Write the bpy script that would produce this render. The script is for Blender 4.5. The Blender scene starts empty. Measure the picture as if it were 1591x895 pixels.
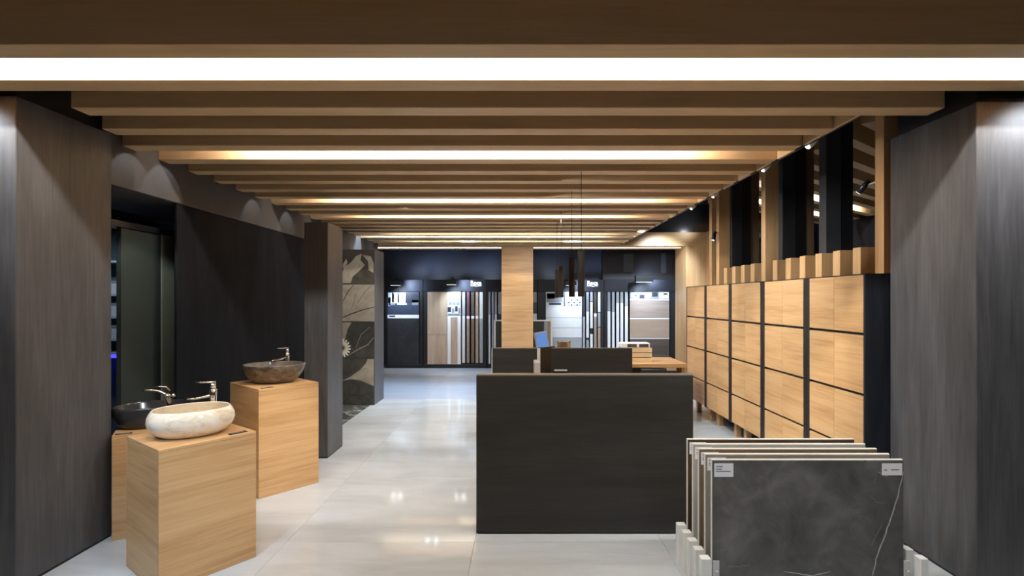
import bpy, bmesh, math, random
from mathutils import Vector, Matrix
random.seed(7)
C = bpy.context.scene.collection
SC = bpy.context.scene
# ------------------------------------------------------------------ camera, world, exposure
F_PX, VPX, VPY, EYE = 815.0, 809.0, 465.0, 1.55
cam_d = bpy.data.cameras.new('camera')
cam_d.sensor_width = 36.0
cam_d.lens = F_PX / 1591.0 * 36.0
cam_d.shift_x = (795.5 - VPX) / 1591.0
cam_d.shift_y = (VPY - 447.5) / 1591.0
cam_d.clip_start = 0.05
cam = bpy.data.objects.new('camera', cam_d)
cam.location = (0, 0, EYE)
cam.rotation_euler = (math.radians(90), 0, 0)
C.objects.link(cam)
SC.camera = cam
w = bpy.data.worlds.new('world'); SC.world = w
w.use_nodes = True
w.node_tree.nodes['Background'].inputs[0].default_value = (0.62, 0.76, 1.0, 1)
w.node_tree.nodes['Background'].inputs[1].default_value = 0.045
SC.view_settings.view_transform = 'Standard'
SC.view_settings.look = 'None'
SC.view_settings.gamma = 1.0
SC.view_settings.use_curve_mapping = False
SC.view_settings.exposure = 0.38

WARM = (1.0, 0.95, 0.87)
NEUT = (0.87, 0.945, 1.0)
COOL = (0.66, 0.80, 1.0)

def spot(loc, target, power, col=NEUT, angle=70, blend=0.6, size=0.04):
    d = bpy.data.lights.new('spot_light', 'SPOT')
    d.energy = power; d.color = col; d.spot_size = math.radians(angle); d.spot_blend = blend
    d.shadow_soft_size = size
    o = bpy.data.objects.new('spot_light', d); C.objects.link(o)
    o.location = loc
    o.rotation_euler = (Vector(target) - Vector(loc)).to_track_quat('-Z', 'Y').to_euler()
    return o

def area(loc, sx, sy, power, col=NEUT, rot=(0, 0, 0), spread=180):
    d = bpy.data.lights.new('area_light', 'AREA')
    d.shape = 'RECTANGLE'; d.size = sx; d.size_y = sy; d.energy = power; d.color = col
    d.spread = math.radians(spread)
    o = bpy.data.objects.new('area_light', d); C.objects.link(o)
    o.location = loc; o.rotation_euler = rot
    return o

# unseen spots added under the beams to brighten floor and furniture, no lamps modelled
for x, y, tx, ty, tz, p, cone in (
        (0.9, 1.05, -1.85, 3.0, 0.45, 120, 34), (-0.3, 1.4, -2.0, 4.4, 0.6, 26, 34),
        (0.3, 1.05, 1.6, 2.7, 0.3, 85, 60), (0.1, 3.95, -2.05, 4.4, 0.6, 24, 60), (-0.2, 5.05, -1.2, 4.6, 0.0, 42, 80),
        (-0.9, 6.15, -1.1, 6.4, 0.0, 62, 80), (-0.7, 7.3, -1.3, 7.6, 0.0, 58, 80),
        (1.7, 4.3, 1.6, 4.4, 0.0, 40, 80), (1.6, 5.8, 1.5, 5.9, 0.0, 40, 80),
        (0.2, 4.0, 2.32, 3.9, 1.3, 75, 80), (0.2, 4.75, 2.32, 4.8, 1.3, 75, 80), (0.2, 5.5, 2.32, 5.6, 1.3, 75, 80), (0.4, 6.6, 2.32, 6.8, 1.3, 75, 80),
        (1.4, 6.15, 1.5, 6.9, 0.75, 26, 40), (0.3, 8.5, 0.0, 10.5, 1.2, 78, 80), (1.9, 8.4, 3.2, 10.5, 1.5, 70, 80), (-1.3, 6.2, -2.5, 7.7, 1.2, 50, 80)):
    spot((x, y, 2.62), (tx, ty, tz), p, NEUT, cone, 0.8)
for x, y, ty, p in ((0.9, 2.1, 4.5, 75), (1.1, 3.5, 6.0, 50)):     # added to brighten the slats over the cabinets
    spot((x, y, 2.48), (2.5, ty, 1.98), p, NEUT, 26, 0.9)
for x in (-3.05, 2.85):                       # unseen spots added for the bright tops of the two near column fronts
    spot((x, 2.50, 2.63), (x, 2.80, 2.15), 30, (0.80, 0.90, 1.0), 120, 0.9)
spot((-1.9, 0.6, 2.62), (-2.05, 2.9, 0.35), 170, (0.5, 0.72, 1.0), 26, 0.8)  # added cool fill for the left side of the front pedestal
# cool lights added to brighten the back showroom, without lamp bodies
for x in (-2.9, -1.0, 1.0, 2.8):
    spot((x, 9.6 if abs(x) > 2 else 9.9, 2.9), (x, 11.8, 1.0), 260, COOL, 80, 0.8)
area((-0.6, 9.2, 2.93), 4.0, 0.15, 150, (0.5, 0.7, 1.0))

# ------------------------------------------------------------------ materials
MATS = {}
def new_mat(name):
    m = bpy.data.materials.new(name); m.use_nodes = True
    nt = m.node_tree
    return m, nt, nt.nodes['Principled BSDF'], nt.nodes, nt.links

def plain(name, col, rough=0.5, metal=0.0, spec=0.5, var=0.06, vscale=6.0, coat=0.0):
    if name in MATS: return MATS[name]
    m, nt, b, N, L = new_mat(name)
    tc = N.new('ShaderNodeTexCoord')
    no = N.new('ShaderNodeTexNoise'); no.inputs['Scale'].default_value = vscale; no.inputs['Detail'].default_value = 4
    L.new(tc.outputs['Object'], no.inputs['Vector'])
    cr = N.new('ShaderNodeValToRGB')
    cr.color_ramp.elements[0].position = 0.3; cr.color_ramp.elements[1].position = 0.7
    cr.color_ramp.elements[0].color = tuple(c * (1 - var) for c in col) + (1,)
    cr.color_ramp.elements[1].color = tuple(min(1, c * (1 + var)) for c in col) + (1,)
    L.new(no.outputs['Fac'], cr.inputs['Fac'])
    L.new(cr.outputs['Color'], b.inputs['Base Color'])
    b.inputs['Roughness'].default_value = rough; b.inputs['Metallic'].default_value = metal
    b.inputs['Specular IOR Level'].default_value = spec
    if coat: b.inputs['Coat Weight'].default_value = coat; b.inputs['Coat Roughness'].default_value = 0.05
    MATS[name] = m; return m

def grain(name, axis, cols, rough=0.5, along=0.7, across=9.0, fine=0.33, spec=0.35, bump=0.03):
    """wood-like laminate, grain along local axis"""
    if name in MATS: return MATS[name]
    m, nt, b, N, L = new_mat(name)
    tc = N.new('ShaderNodeTexCoord'); oi = N.new('ShaderNodeObjectInfo')
    ad = N.new('ShaderNodeVectorMath'); ad.operation = 'MULTIPLY_ADD'
    cmb = N.new('ShaderNodeCombineXYZ')
    for i in range(3): L.new(oi.outputs['Random'], cmb.inputs[i])
    L.new(cmb.outputs[0], ad.inputs[0]); ad.inputs[1].default_value = (37, 53, 71); L.new(tc.outputs['Object'], ad.inputs[2])
    mp = N.new('ShaderNodeMapping'); s = [across] * 3; s['xyz'.index(axis)] = along; mp.inputs['Scale'].default_value = s
    L.new(ad.outputs[0], mp.inputs['Vector'])
    n1 = N.new('ShaderNodeTexNoise'); n1.inputs['Scale'].default_value = 1.0; n1.inputs['Detail'].default_value = 6
    n1.inputs['Roughness'].default_value = 0.6; n1.inputs['Distortion'].default_value = 0.6
    L.new(mp.outputs[0], n1.inputs['Vector'])
    mp2 = N.new('ShaderNodeMapping'); s2 = [across * 9] * 3; s2['xyz'.index(axis)] = along * 4; mp2.inputs['Scale'].default_value = s2
    L.new(ad.outputs[0], mp2.inputs['Vector'])
    n2 = N.new('ShaderNodeTexNoise'); n2.inputs['Scale'].default_value = 1.0; n2.inputs['Detail'].default_value = 3
    L.new(mp2.outputs[0], n2.inputs['Vector'])
    mx = N.new('ShaderNodeMix'); mx.data_type = 'FLOAT'; mx.inputs[0].default_value = fine
    L.new(n1.outputs['Fac'], mx.inputs[2]); L.new(n2.outputs['Fac'], mx.inputs[3])
    cr = N.new('ShaderNodeValToRGB'); e = cr.color_ramp.elements
    e[0].position = 0.33; e[1].position = 0.68
    e[0].color = tuple(cols[0]) + (1,); e[1].color = tuple(cols[-1]) + (1,)
    if len(cols) == 3:
        k = e.new(0.5); k.color = tuple(cols[1]) + (1,)
    L.new(mx.outputs[0], cr.inputs['Fac']); L.new(cr.outputs['Color'], b.inputs['Base Color'])
    b.inputs['Roughness'].default_value = rough; b.inputs['Specular IOR Level'].default_value = spec
    if bump:
        bp = N.new('ShaderNodeBump'); bp.inputs['Strength'].default_value = bump; bp.inputs['Distance'].default_value = 0.01
        L.new(n2.outputs['Fac'], bp.inputs['Height']); L.new(bp.outputs[0], b.inputs['Normal'])
    MATS[name] = m; return m

OAK = ((0.41, 0.225, 0.092), (0.55, 0.335, 0.155), (0.63, 0.405, 0.205))
def oak(ax): return grain('oak_' + ax, ax, OAK, 0.42)
BEAM = ((0.55, 0.37, 0.195), (0.63, 0.435, 0.24), (0.69, 0.485, 0.28))
def beamw(ax): return grain('beam_oak_' + ax, ax, BEAM, 0.5)
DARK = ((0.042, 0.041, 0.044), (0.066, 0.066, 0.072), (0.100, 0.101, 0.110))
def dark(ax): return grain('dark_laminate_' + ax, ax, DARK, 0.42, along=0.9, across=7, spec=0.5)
DESK = ((0.016, 0.0145, 0.0135), (0.024, 0.022, 0.020), (0.035, 0.032, 0.029))
def deskw(ax): return grain('desk_laminate_' + ax, ax, DESK, 0.45, along=0.9, across=7, spec=0.4)
NAVY = ((0.012, 0.013, 0.018), (0.017, 0.019, 0.026), (0.026, 0.029, 0.040))
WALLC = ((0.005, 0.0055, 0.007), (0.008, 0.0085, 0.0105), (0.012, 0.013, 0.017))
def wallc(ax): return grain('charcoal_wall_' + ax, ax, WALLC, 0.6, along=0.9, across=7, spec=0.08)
def navy(ax): return grain('charcoal_panel_' + ax, ax, NAVY, 0.6, along=0.9, across=7, spec=0.12)
black = plain('black_paint', (0.010, 0.010, 0.011), 0.5)
blackg = plain('black_gloss', (0.012, 0.012, 0.014), 0.25)
slatblack = plain('black_slat_paint', (0.036, 0.037, 0.040), 0.5)
white = plain('white_paint', (0.80, 0.80, 0.77), 0.4, var=0.02)
greym = plain('pale_grey_metal', (0.55, 0.56, 0.55), 0.35, var=0.03)
chrome = plain('chrome', (0.85, 0.86, 0.88), 0.06, metal=1.0, var=0.01)
cream_edge = plain('cream_board_edge', (0.78, 0.74, 0.66), 0.5, var=0.03)
paper = plain('paper', (0.78, 0.78, 0.80), 0.6, var=0.02)
ink = plain('ink', (0.06, 0.07, 0.16), 0.6)
inkblk = plain('dark_ink', (0.03, 0.03, 0.03), 0.6)
soffitm = plain('soffit_paint', (0.075, 0.066, 0.062), 0.7, var=0.08)

def emit(name, col, s):
    if name in MATS: return MATS[name]
    m, nt, b, N, L = new_mat(name)
    tc = N.new('ShaderNodeTexCoord'); no = N.new('ShaderNodeTexNoise'); no.inputs['Scale'].default_value = 3
    L.new(tc.outputs['Object'], no.inputs['Vector'])
    b.inputs['Base Color'].default_value = tuple(col) + (1,)
    b.inputs['Emission Color'].default_value = tuple(col) + (1,)
    mr = N.new('ShaderNodeMapRange'); mr.inputs[3].default_value = s * 0.97; mr.inputs[4].default_value = s * 1.03
    L.new(no.outputs['Fac'], mr.inputs[0]); L.new(mr.outputs[0], b.inputs['Emission Strength'])
    MATS[name] = m; return m

def stone(name, cols, scale, rough, stretch=(1, 1, 1), pos=(0.3, 0.7), detail=8, distort=0.5, spec=0.5, bump=0.0, objrand=True, tint=0.0):
    if name in MATS: return MATS[name]
    m, nt, b, N, L = new_mat(name)
    tc = N.new('ShaderNodeTexCoord'); oi = N.new('ShaderNodeObjectInfo')
    cmb = N.new('ShaderNodeCombineXYZ')
    for i in range(3): L.new(oi.outputs['Random'], cmb.inputs[i])
    ad = N.new('ShaderNodeVectorMath'); ad.operation = 'MULTIPLY_ADD'
    L.new(cmb.outputs[0], ad.inputs[0]); ad.inputs[1].default_value = (31, 47, 13) if objrand else (0, 0, 0)
    L.new(tc.outputs['Object'], ad.inputs[2])
    mp = N.new('ShaderNodeMapping'); mp.inputs['Scale'].default_value = stretch
    L.new(ad.outputs[0], mp.inputs['Vector'])
    n1 = N.new('ShaderNodeTexNoise'); n1.inputs['Scale'].default_value = scale; n1.inputs['Detail'].default_value = detail
    n1.inputs['Distortion'].default_value = distort; n1.inputs['Roughness'].default_value = 0.6
    L.new(mp.outputs[0], n1.inputs['Vector'])
    cr = N.new('ShaderNodeValToRGB'); e = cr.color_ramp.elements
    e[0].position, e[1].position = pos
    e[0].color = tuple(cols[0]) + (1,); e[1].color = tuple(cols[-1]) + (1,)
    for i, c in enumerate(cols[1:-1]):
        k = e.new(pos[0] + (pos[1] - pos[0]) * (i + 1) / (len(cols) - 1)); k.color = tuple(c) + (1,)
    L.new(n1.outputs['Fac'], cr.inputs['Fac']); L.new(cr.outputs['Color'], b.inputs['Base Color'])
    b.inputs['Roughness'].default_value = rough; b.inputs['Specular IOR Level'].default_value = spec
    if bump:
        bp = N.new('ShaderNodeBump'); bp.inputs['Strength'].default_value = bump; bp.inputs['Distance'].default_value = 0.01
        L.new(n1.outputs['Fac'], bp.inputs['Height']); L.new(bp.outputs[0], b.inputs['Normal'])
    MATS[name] = m; return m

floor_m = stone('polished_light_tile', ((0.415, 0.44, 0.455), (0.49, 0.525, 0.55), (0.545, 0.59, 0.62)), 1.6, 0.075, (0.7, 2.2, 1), (0.28, 0.72), spec=0.4)
floor_b = stone('polished_grey_tile', ((0.37, 0.41, 0.47), (0.43, 0.47, 0.53)), 1.6, 0.2, (0.7, 2.2, 1))
floor_mb = stone('marble_dark_tile', ((0.05, 0.055, 0.05), (0.16, 0.17, 0.155), (0.50, 0.50, 0.46)), 2.2, 0.1, (1, 1, 1), (0.4, 0.66), distort=2.0)
grout = plain('grout', (0.46, 0.47, 0.47), 0.6)

# ------------------------------------------------------------------ mesh helpers
CACHE = {}
def bm_box(bm, x0, x1, y0, y1, z0, z1):
    r = bmesh.ops.create_cube(bm, size=1.0)
    bmesh.ops.scale(bm, vec=(x1 - x0, y1 - y0, z1 - z0), verts=r['verts'])
    bmesh.ops.translate(bm, vec=((x0 + x1) / 2, (y0 + y1) / 2, (z0 + z1) / 2), verts=r['verts'])
    return r['verts']

def link(name, me, parent=None, loc=(0, 0, 0), rot=(0, 0, 0)):
    o = bpy.data.objects.new(name, me); C.objects.link(o)
    o.location = loc; o.rotation_euler = rot
    if parent: o.parent = parent
    return o

def finish(name, bm, mat, parent=None, loc=(0, 0, 0), rot=(0, 0, 0), smooth=False):
    me = bpy.data.meshes.new(name)
    bmesh.ops.recalc_face_normals(bm, faces=bm.faces)
    bm.to_mesh(me); bm.free()
    if mat: me.materials.append(mat)
    if smooth:
        for p in me.polygons: p.use_smooth = True
    return link(name, me, parent, loc, rot)

def box(name, x0, x1, y0, y1, z0, z1, mat, parent=None, bev=0.002, rot=(0, 0, 0)):
    """bevelled box; coordinates local to the parent (world when none); origin at the centre of its foot; mesh data shared"""
    if x1 < x0: x0, x1 = x1, x0
    if y1 < y0: y0, y1 = y1, y0
    if z1 < z0: z0, z1 = z1, z0
    dx, dy, dz = x1 - x0, y1 - y0, z1 - z0
    key = (round(dx, 4), round(dy, 4), round(dz, 4), bev, mat.name)
    me = CACHE.get(key)
    if me is None:
        bm = bmesh.new(); bm_box(bm, -dx / 2, dx / 2, -dy / 2, dy / 2, 0, dz)
        b = min(bev, 0.3 * min(dx, dy, dz))
        if b > 0: bmesh.ops.bevel(bm, geom=list(bm.edges), offset=b, segments=1, affect='EDGES', profile=0.5)
        bmesh.ops.recalc_face_normals(bm, faces=bm.faces)
        me = bpy.data.meshes.new(name); bm.to_mesh(me); bm.free(); me.materials.append(mat); CACHE[key] = me
    return link(name, me, parent, ((x0 + x1) / 2, (y0 + y1) / 2, z0), rot)

def cyl_bm(bm, p0, p1, r0, r1=None, seg=20, caps=True):
    r1 = r0 if r1 is None else r1
    p0, p1 = Vector(p0), Vector(p1); d = p1 - p0
    q = Vector((0, 0, 1)).rotation_difference(d.normalized())
    M = Matrix.Translation((p0 + p1) / 2) @ q.to_matrix().to_4x4()
    bmesh.ops.create_cone(bm, cap_ends=caps, segments=seg, radius1=r0, radius2=r1, depth=d.length, matrix=M)

def cyl(name, p0, p1, r0, mat, parent=None, r1=None, seg=20):
    bm = bmesh.new(); base = Vector(p0)
    cyl_bm(bm, (0, 0, 0), Vector(p1) - base, r0, r1, seg)
    o = finish(name, bm, mat, parent, base)
    sm = o.data
    for p in sm.polygons: p.use_smooth = len(p.vertices) == 4
    return o

def tube(name, pts, radii, mat, parent=None, seg=12, flat=1.0):
    """swept tube along pts with a radius per point; flat squeezes it vertically"""
    bm = bmesh.new(); pts = [Vector(p) for p in pts]; rings = []
    for i, p in enumerate(pts):
        t = (pts[min(i + 1, len(pts) - 1)] - pts[max(i - 1, 0)]).normalized()
        up = Vector((0, 0, 1)) if abs(t.z) < 0.9 else Vector((1, 0, 0))
        s = t.cross(up).normalized(); u = s.cross(t).normalized()
        rings.append([bm.verts.new(p + (s * math.cos(a) + u * math.sin(a) * flat) * radii[i])
                      for a in [2 * math.pi * k / seg for k in range(seg)]])
    for a, b in zip(rings, rings[1:]):
        for k in range(seg): bm.faces.new((a[k], a[(k + 1) % seg], b[(k + 1) % seg], b[k]))
    bm.faces.new(rings[0]); bm.faces.new(rings[-1])
    return finish(name, bm, mat, parent, smooth=True)

def lathe(name, prof, a, b, mat, parent=None, seg=56, power=2.0, loc=(0, 0, 0)):
    """elliptical turned form: prof = [(radius factor, z)...]"""
    bm = bmesh.new(); rings = []
    for r, z in prof:
        if r <= 1e-6: rings.append([bm.verts.new((0, 0, z))]); continue
        ring = []
        for k in range(seg):
            t = 2 * math.pi * k / seg; c, s = math.cos(t), math.sin(t)
            e = 2 / power
            ring.append(bm.verts.new((math.copysign(abs(c) ** e, c) * a * r, math.copysign(abs(s) ** e, s) * b * r, z)))
        rings.append(ring)
    for p, q in zip(rings, rings[1:]):
        for k in range(seg):
            k2 = (k + 1) % seg
            if len(p) == 1 and len(q) == 1: break
            if len(p) == 1: bm.faces.new((p[0], q[k], q[k2]))
            elif len(q) == 1: bm.faces.new((p[k], p[k2], q[0]))
            else: bm.faces.new((p[k], p[k2], q[k2], q[k]))
    return finish(name, bm, mat, parent, loc, smooth=True)

def poly_plate(name, pts, y, mat, parent=None, th=0.0006):
    """flat print: polygon in the xz plane facing -y, a hair thick"""
    bm = bmesh.new()
    f = bm.faces.new([bm.verts.new((px, y, pz)) for px, pz in pts])
    r = bmesh.ops.extrude_face_region(bm, geom=[f])
    bmesh.ops.translate(bm, vec=(0, -th, 0), verts=[v for v in r['geom'] if isinstance(v, bmesh.types.BMVert)])
    return finish(name, bm, mat, parent)

def ribbon(name, pts, wid, y, mat, parent=None, th=0.0006):
    bm = bmesh.new(); n = len(pts); L_, R_ = [], []
    for i, (px, pz) in enumerate(pts):
        a = Vector(pts[max(i - 1, 0)]); b = Vector(pts[min(i + 1, n - 1)]); d = (b - a).normalized()
        nn = Vector((-d.y, d.x)); ww = wid * (0.4 + 0.6 * math.sin(math.pi * (i + 0.5) / n)) / 2
        L_.append(bm.verts.new((px + nn.x * ww, y - th, pz + nn.y * ww)))
        R_.append(bm.verts.new((px - nn.x * ww, y - th, pz - nn.y * ww)))
    for i in range(n - 1): bm.faces.new((L_[i], L_[i + 1], R_[i + 1], R_[i]))
    return finish(name, bm, mat, parent)

def thing(name, label, cat, loc=(0, 0, 0), rotz=0.0, group=None):
    o = bpy.data.objects.new(name, None); C.objects.link(o)
    o.empty_display_size = 0.1
    o.location = loc; o.rotation_euler = (0, 0, rotz)
    o['label'] = label; o['category'] = cat
    if group: o['group'] = group
    return o

def tag(o, label, cat, group=None):
    o['label'] = label; o['category'] = cat
    if group: o['group'] = group
    return o

def struct(o, label=None):
    o['kind'] = 'structure'
    if label: o['label'] = label
    return o

def root(name, label=None):
    o = bpy.data.objects.new(name, None); C.objects.link(o); return struct(o, label)

def wx(px, y): return (px - VPX) * y / F_PX          # a measured image position turned to metres at depth y
def wz(py, y): return EYE - (py - VPY) * y / F_PX

# ------------------------------------------------------------------ floor
floor = struct(box('floor', -6, 7, -3, 14, -0.05, -0.008, grout, bev=0))
def tile_field(x0, x1, y0, y1, tx, ty, mat, ox=0.0, oy=0.0, j=0.0008):
    i0 = math.floor((x0 - ox) / tx); i1 = math.ceil((x1 - ox) / tx)
    k0 = math.floor((y0 - oy) / ty); k1 = math.ceil((y1 - oy) / ty)
    for i in range(i0, i1):
        for k in range(k0, k1):
            a, b = max(x0, ox + i * tx), min(x1, ox + (i + 1) * tx)
            c, d = max(y0, oy + k * ty), min(y1, oy + (k + 1) * ty)
            if b - a < 0.01 or d - c < 0.01: continue
            t = box('floor_tile', a + j, b - j, c + j, d - j, -0.008, 0.0, mat, bev=0.0006)
            t.parent = floor; t.location.z = -0.008 + 0.05
            t.location = (t.location.x - 0.5, t.location.y - 5.5, 0.042)
tile_field(-2.2, 6.2, -1.0, 8.15, 1.2, 1.2, floor_m, -0.295, 8.15)
tile_field(-5.2, -2.2, -1.0, 5.55, 1.2, 1.2, floor_m, -2.2, 8.15)
tile_field(-4.6, -2.2, 5.55, 8.15, 0.6, 0.6, floor_mb, -2.2, 5.55)
tile_field(-4.6, 6.2, 8.15, 12.6, 1.2, 1.2, floor_b, -0.295, 8.15)

# ------------------------------------------------------------------ main ceiling: beams with LED strips between them
ZB, PITCH, BW, Y0 = 2.64, 0.370, 0.131, 2.245
ceiling = root('ceiling', 'oak beamed ceiling with warm light strips in some of the gaps')
box('ceiling_slab', -5.2, 2.02, -2.6, 10.9, 2.96, 3.02, grain('dark_oak_slab', 'x', ((0.10, 0.065, 0.04), (0.13, 0.085, 0.05)), 0.6), ceiling, 0.004)
box('ceiling_slab', 2.02, 7.0, -2.6, 2.75, 2.96, 3.02, MATS['dark_oak_slab'], ceiling, 0.004)
def beam_span(n):
    if n <= 1: return -3.7, 3.7
    if n == 2: return -2.56, 2.415
    if n == 3: return -2.68, 2.02
    return -2.83, 2.0
for n in range(-11, 23):
    if n == -1: continue
    a, b = beam_span(n)
    y = Y0 + PITCH * n
    box('beam', a, b, y, y + BW, ZB, 2.955, beamw('x'), ceiling, 0.003)
box('edge_fascia', 2.022, 2.04, 3.125, 10.5, 2.642, 2.955, black, ceiling, 0.002)
for n in range(3, 23):
    y = Y0 + PITCH * n
    box('end_board', 2.0, 2.02, y - PITCH + BW + 0.001, y - 0.001, 2.642, 2.955, beamw('y'), ceiling, 0.002)
led_m = emit('led_diffuser', WARM, 6.0)
def led(n, xa, xb, watts):
    """strip in the gap before beam n, glued to the back of beam n-1 near the top"""
    y = Y0 + PITCH * (n - 1) + BW
    box('led_strip', xa, xb, y + 0.002, y + 0.014, 2.86, 2.89, led_m, ceiling, 0.001)
    a = area(((xa + xb) / 2, y + 0.02, 2.875), xb - xa, 0.03, watts, WARM, (math.radians(62), 0, 0))
LEDS = ((1, -3.6, 3.6, 130), (5, -2.1, 1.32, 70), (10, -2.15, 1.52, 60), (13, -2.1, 1.4, 50), (18, -2.2, 1.6, 20), (21, -2.2, 1.65, 20),
        (-8, -3.2, 3.2, 60))  # unseen strip behind the camera, added for frontal light
for l in LEDS: led(*l)

# ------------------------------------------------------------------ columns, left soffit, walls
def column(label, x0, x1, y0, y1, ztop, neck=True):
    r = root('column', label)
    box('cladding', x0, x1, y0, y1, 0.012, ztop, dark('z'), r, 0.004)
    box('base_strip', x0 + 0.004, x1 - 0.004, y0 + 0.004, y1 - 0.004, 0, 0.0115, black, r, 0)
    if neck: box('neck', x0 + 0.03, x1 - 0.03, y0 + 0.03, y1 - 0.03, ztop, 2.955, black, r, 0.002)
    return r
column('near dark laminate column left of the basins', -4.1, -2.68, 2.785, 3.436, 2.632)
column('near dark laminate column right of the tile stand', 2.42, 3.8, 2.785, 3.436, 2.60)
column('slim dark column behind the tall basin pedestal', -2.11, -1.88, 5.11, 5.54, 2.30, neck=False)
sf = struct(box('trim_1', -3.6, -2.83, 3.44, 10.4, 2.345, 2.955, soffitm, bev=0.003), 'dark soffit under the left ends of the beams')
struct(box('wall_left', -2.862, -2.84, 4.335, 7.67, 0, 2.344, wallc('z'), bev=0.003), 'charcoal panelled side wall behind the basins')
# recessed sliding door left of the basins
dr = root('door_1', 'dark grey green sliding door in the recess left of the basins')
gg = plain('grey_green_panel', (0.035, 0.040, 0.036), 0.25, var=0.1, vscale=1.5)
box('door_leaf', -3.10, -3.06, 4.02, 4.62, 0.0, 2.10, gg, dr)
box('door_stile', -3.06, -3.05, 4.46, 4.62, 0.0, 2.10, plain('door_stile_paint', (0.20, 0.21, 0.18), 0.4), dr)
box('door_rail', -3.16, -3.045, 3.45, 4.65, 2.10, 2.15, blackg, dr)
box('door_jamb', -3.16, -3.045, 4.62, 4.72, 0, 2.10, black, dr)
struct(box('wall_recess', -5.2, -3.17, 4.75, 4.85, 0, 2.955, black, bev=0.003), 'black wall behind the sliding door') if False else None
struct(box('wall_far_left', -5.3, -5.2, -2.6, 12.6, 0, 3.02, navy('z'), bev=0.003), 'dark outer wall of the shop on the left')

spot((-2.72, 3.70, 2.28), (-3.05, 4.56, 1.1), 22, (0.9, 1.0, 0.92), 60, 0.5)  # unseen spot added in the recess to light the door stile
# mural wall
murw = root('wall_mural', 'short wall clad in botanical print tiles behind the slim column')
MY = 7.68
box('wall_core', -4.0, -2.14, MY + 0.012, 8.2, 0, 2.28, dark('z'), murw, 0.003)
mur_dark = stone('mural_umber_print', ((0.045, 0.038, 0.030), (0.085, 0.075, 0.060)), 5, 0.25)
mur_mid = stone('mural_olive_print', ((0.040, 0.040, 0.034), (0.075, 0.072, 0.060)), 4, 0.25, distort=1.5)
mur_crm = stone('mural_cream_print', ((0.24, 0.21, 0.165), (0.36, 0.32, 0.26)), 5, 0.25, distort=1.0)
mur_white = plain('mural_white_print', (0.70, 0.66, 0.56), 0.3)
rows = [388, 442, 499.5, 556.5, 613.5, 629.5]
for r0, r1 in zip(rows, rows[1:]):
    z1, z0 = wz(r0, MY), max(0.0, wz(r1, MY))
    for xa, xb in ((-2.70, -2.143), (-3.27, -2.703)):
        t = box('mural_tile', xa, xb, MY, MY + 0.011, z0 + 0.0015, z1 - 0.0015, mur_mid if r0 in (499.5, 556.5, 613.5) else (mur_crm if r0 == 442 else mur_dark), murw, 0.001)
def mpoly(pts, mat): poly_plate('mural_print', [(wx(x, MY), wz(y, MY)) for x, y in pts], MY - 0.0002, mat, murw)
mpoly([(531, 440), (531, 425), (536, 414), (545, 408), (553, 398), (562, 394), (560, 404), (567, 412), (555, 424), (548, 430), (545, 440)], mur_crm)
mpoly([(563, 396), (576, 398), (581, 410), (580, 424), (573, 420), (572, 406)], mur_crm)
mpoly([(532, 412), (538, 402), (540, 408), (534, 418)], mur_crm)
mpoly([(531, 501), (546, 501), (540, 512), (536, 528), (531, 540)], mur_crm)
mpoly([(581, 558), (581, 600), (560, 591), (545, 589), (531, 592), (545, 585), (560, 574), (568, 565), (571, 558)], mur_crm)
def mrib(pts, wid, mat, nm='mural_print'): ribbon(nm, [(wx(x, MY), wz(y, MY)) for x, y in pts], wid, MY - 0.0004, mat, murw)
mrib([(531, 494), (545, 488), (562, 482), (581, 477)], 0.018, mur_dark)
mrib([(533, 468), (541, 452), (550, 443)], 0.014, mur_dark)
mrib([(556, 470), (566, 455), (577, 443)], 0.007, mur_dark)
mrib([(545, 482), (551, 468), (553, 456)], 0.006, mur_dark)
mrib([(540, 553), (556, 543), (571, 536), (581, 524)], 0.012, mur_crm)
mrib([(553, 540), (561, 520), (575, 508)], 0.007, mur_crm)
for k in range(9):
    a = math.radians(-78 + k * 21)
    mrib([(531 + 3 * math.cos(a), 541 + 3 * math.sin(a)), (531 + 8 * math.cos(a), 541 + 8 * math.sin(a)), (531 + 14 * math.cos(a), 541 + 15 * math.sin(a))], 0.032, mur_white)
mrib([(535, 580), (552, 577), (570, 572)], 0.005, mur_dark)

# portal to the back showroom
portal = root('portal', 'oak portal between the beamed hall and the back showroom')
PA, PB = 10.56, 11.3
box('lintel', -4.0, 4.2, PA, PB, 2.62, 2.90, oak('x'), portal, 0.003)
box('post', -0.385, 0.25, PA, PB, 0, 2.619, oak('x'), portal, 0.003)
box('post', 3.33, 3.78, PA, PB, 0, 2.619, oak('z'), portal, 0.003)
box('post', 3.72, 4.1, PA - 0.35, PA - 0.002, 0, 2.9, oak('z'), portal, 0.003)
box('led_strip', -3.9, -0.4, 10.80, 10.90, 2.608, 2.6195, emit('portal_led', (1.0, 0.82, 0.58), 1.7), portal, 0.001)
box('led_strip', 0.265, 3.30, 10.80, 10.90, 2.608, 2.6195, MATS['portal_led'], portal, 0.001)
struct(box('wall_above_portal', 1.9, 5.2, 10.6, 10.7, 2.902, 3.5, blackg, bev=0.003), 'black glossy wall panel above the oak portal')
spot((3.45, 10.1, 2.93), (3.2, 10.6, 3.1), 8, NEUT, 110, 0.9)
spot((3.1, 10.2, 2.55), (3.6, 10.9, 1.4), 6, NEUT, 60, 0.4) if False else None

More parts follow.
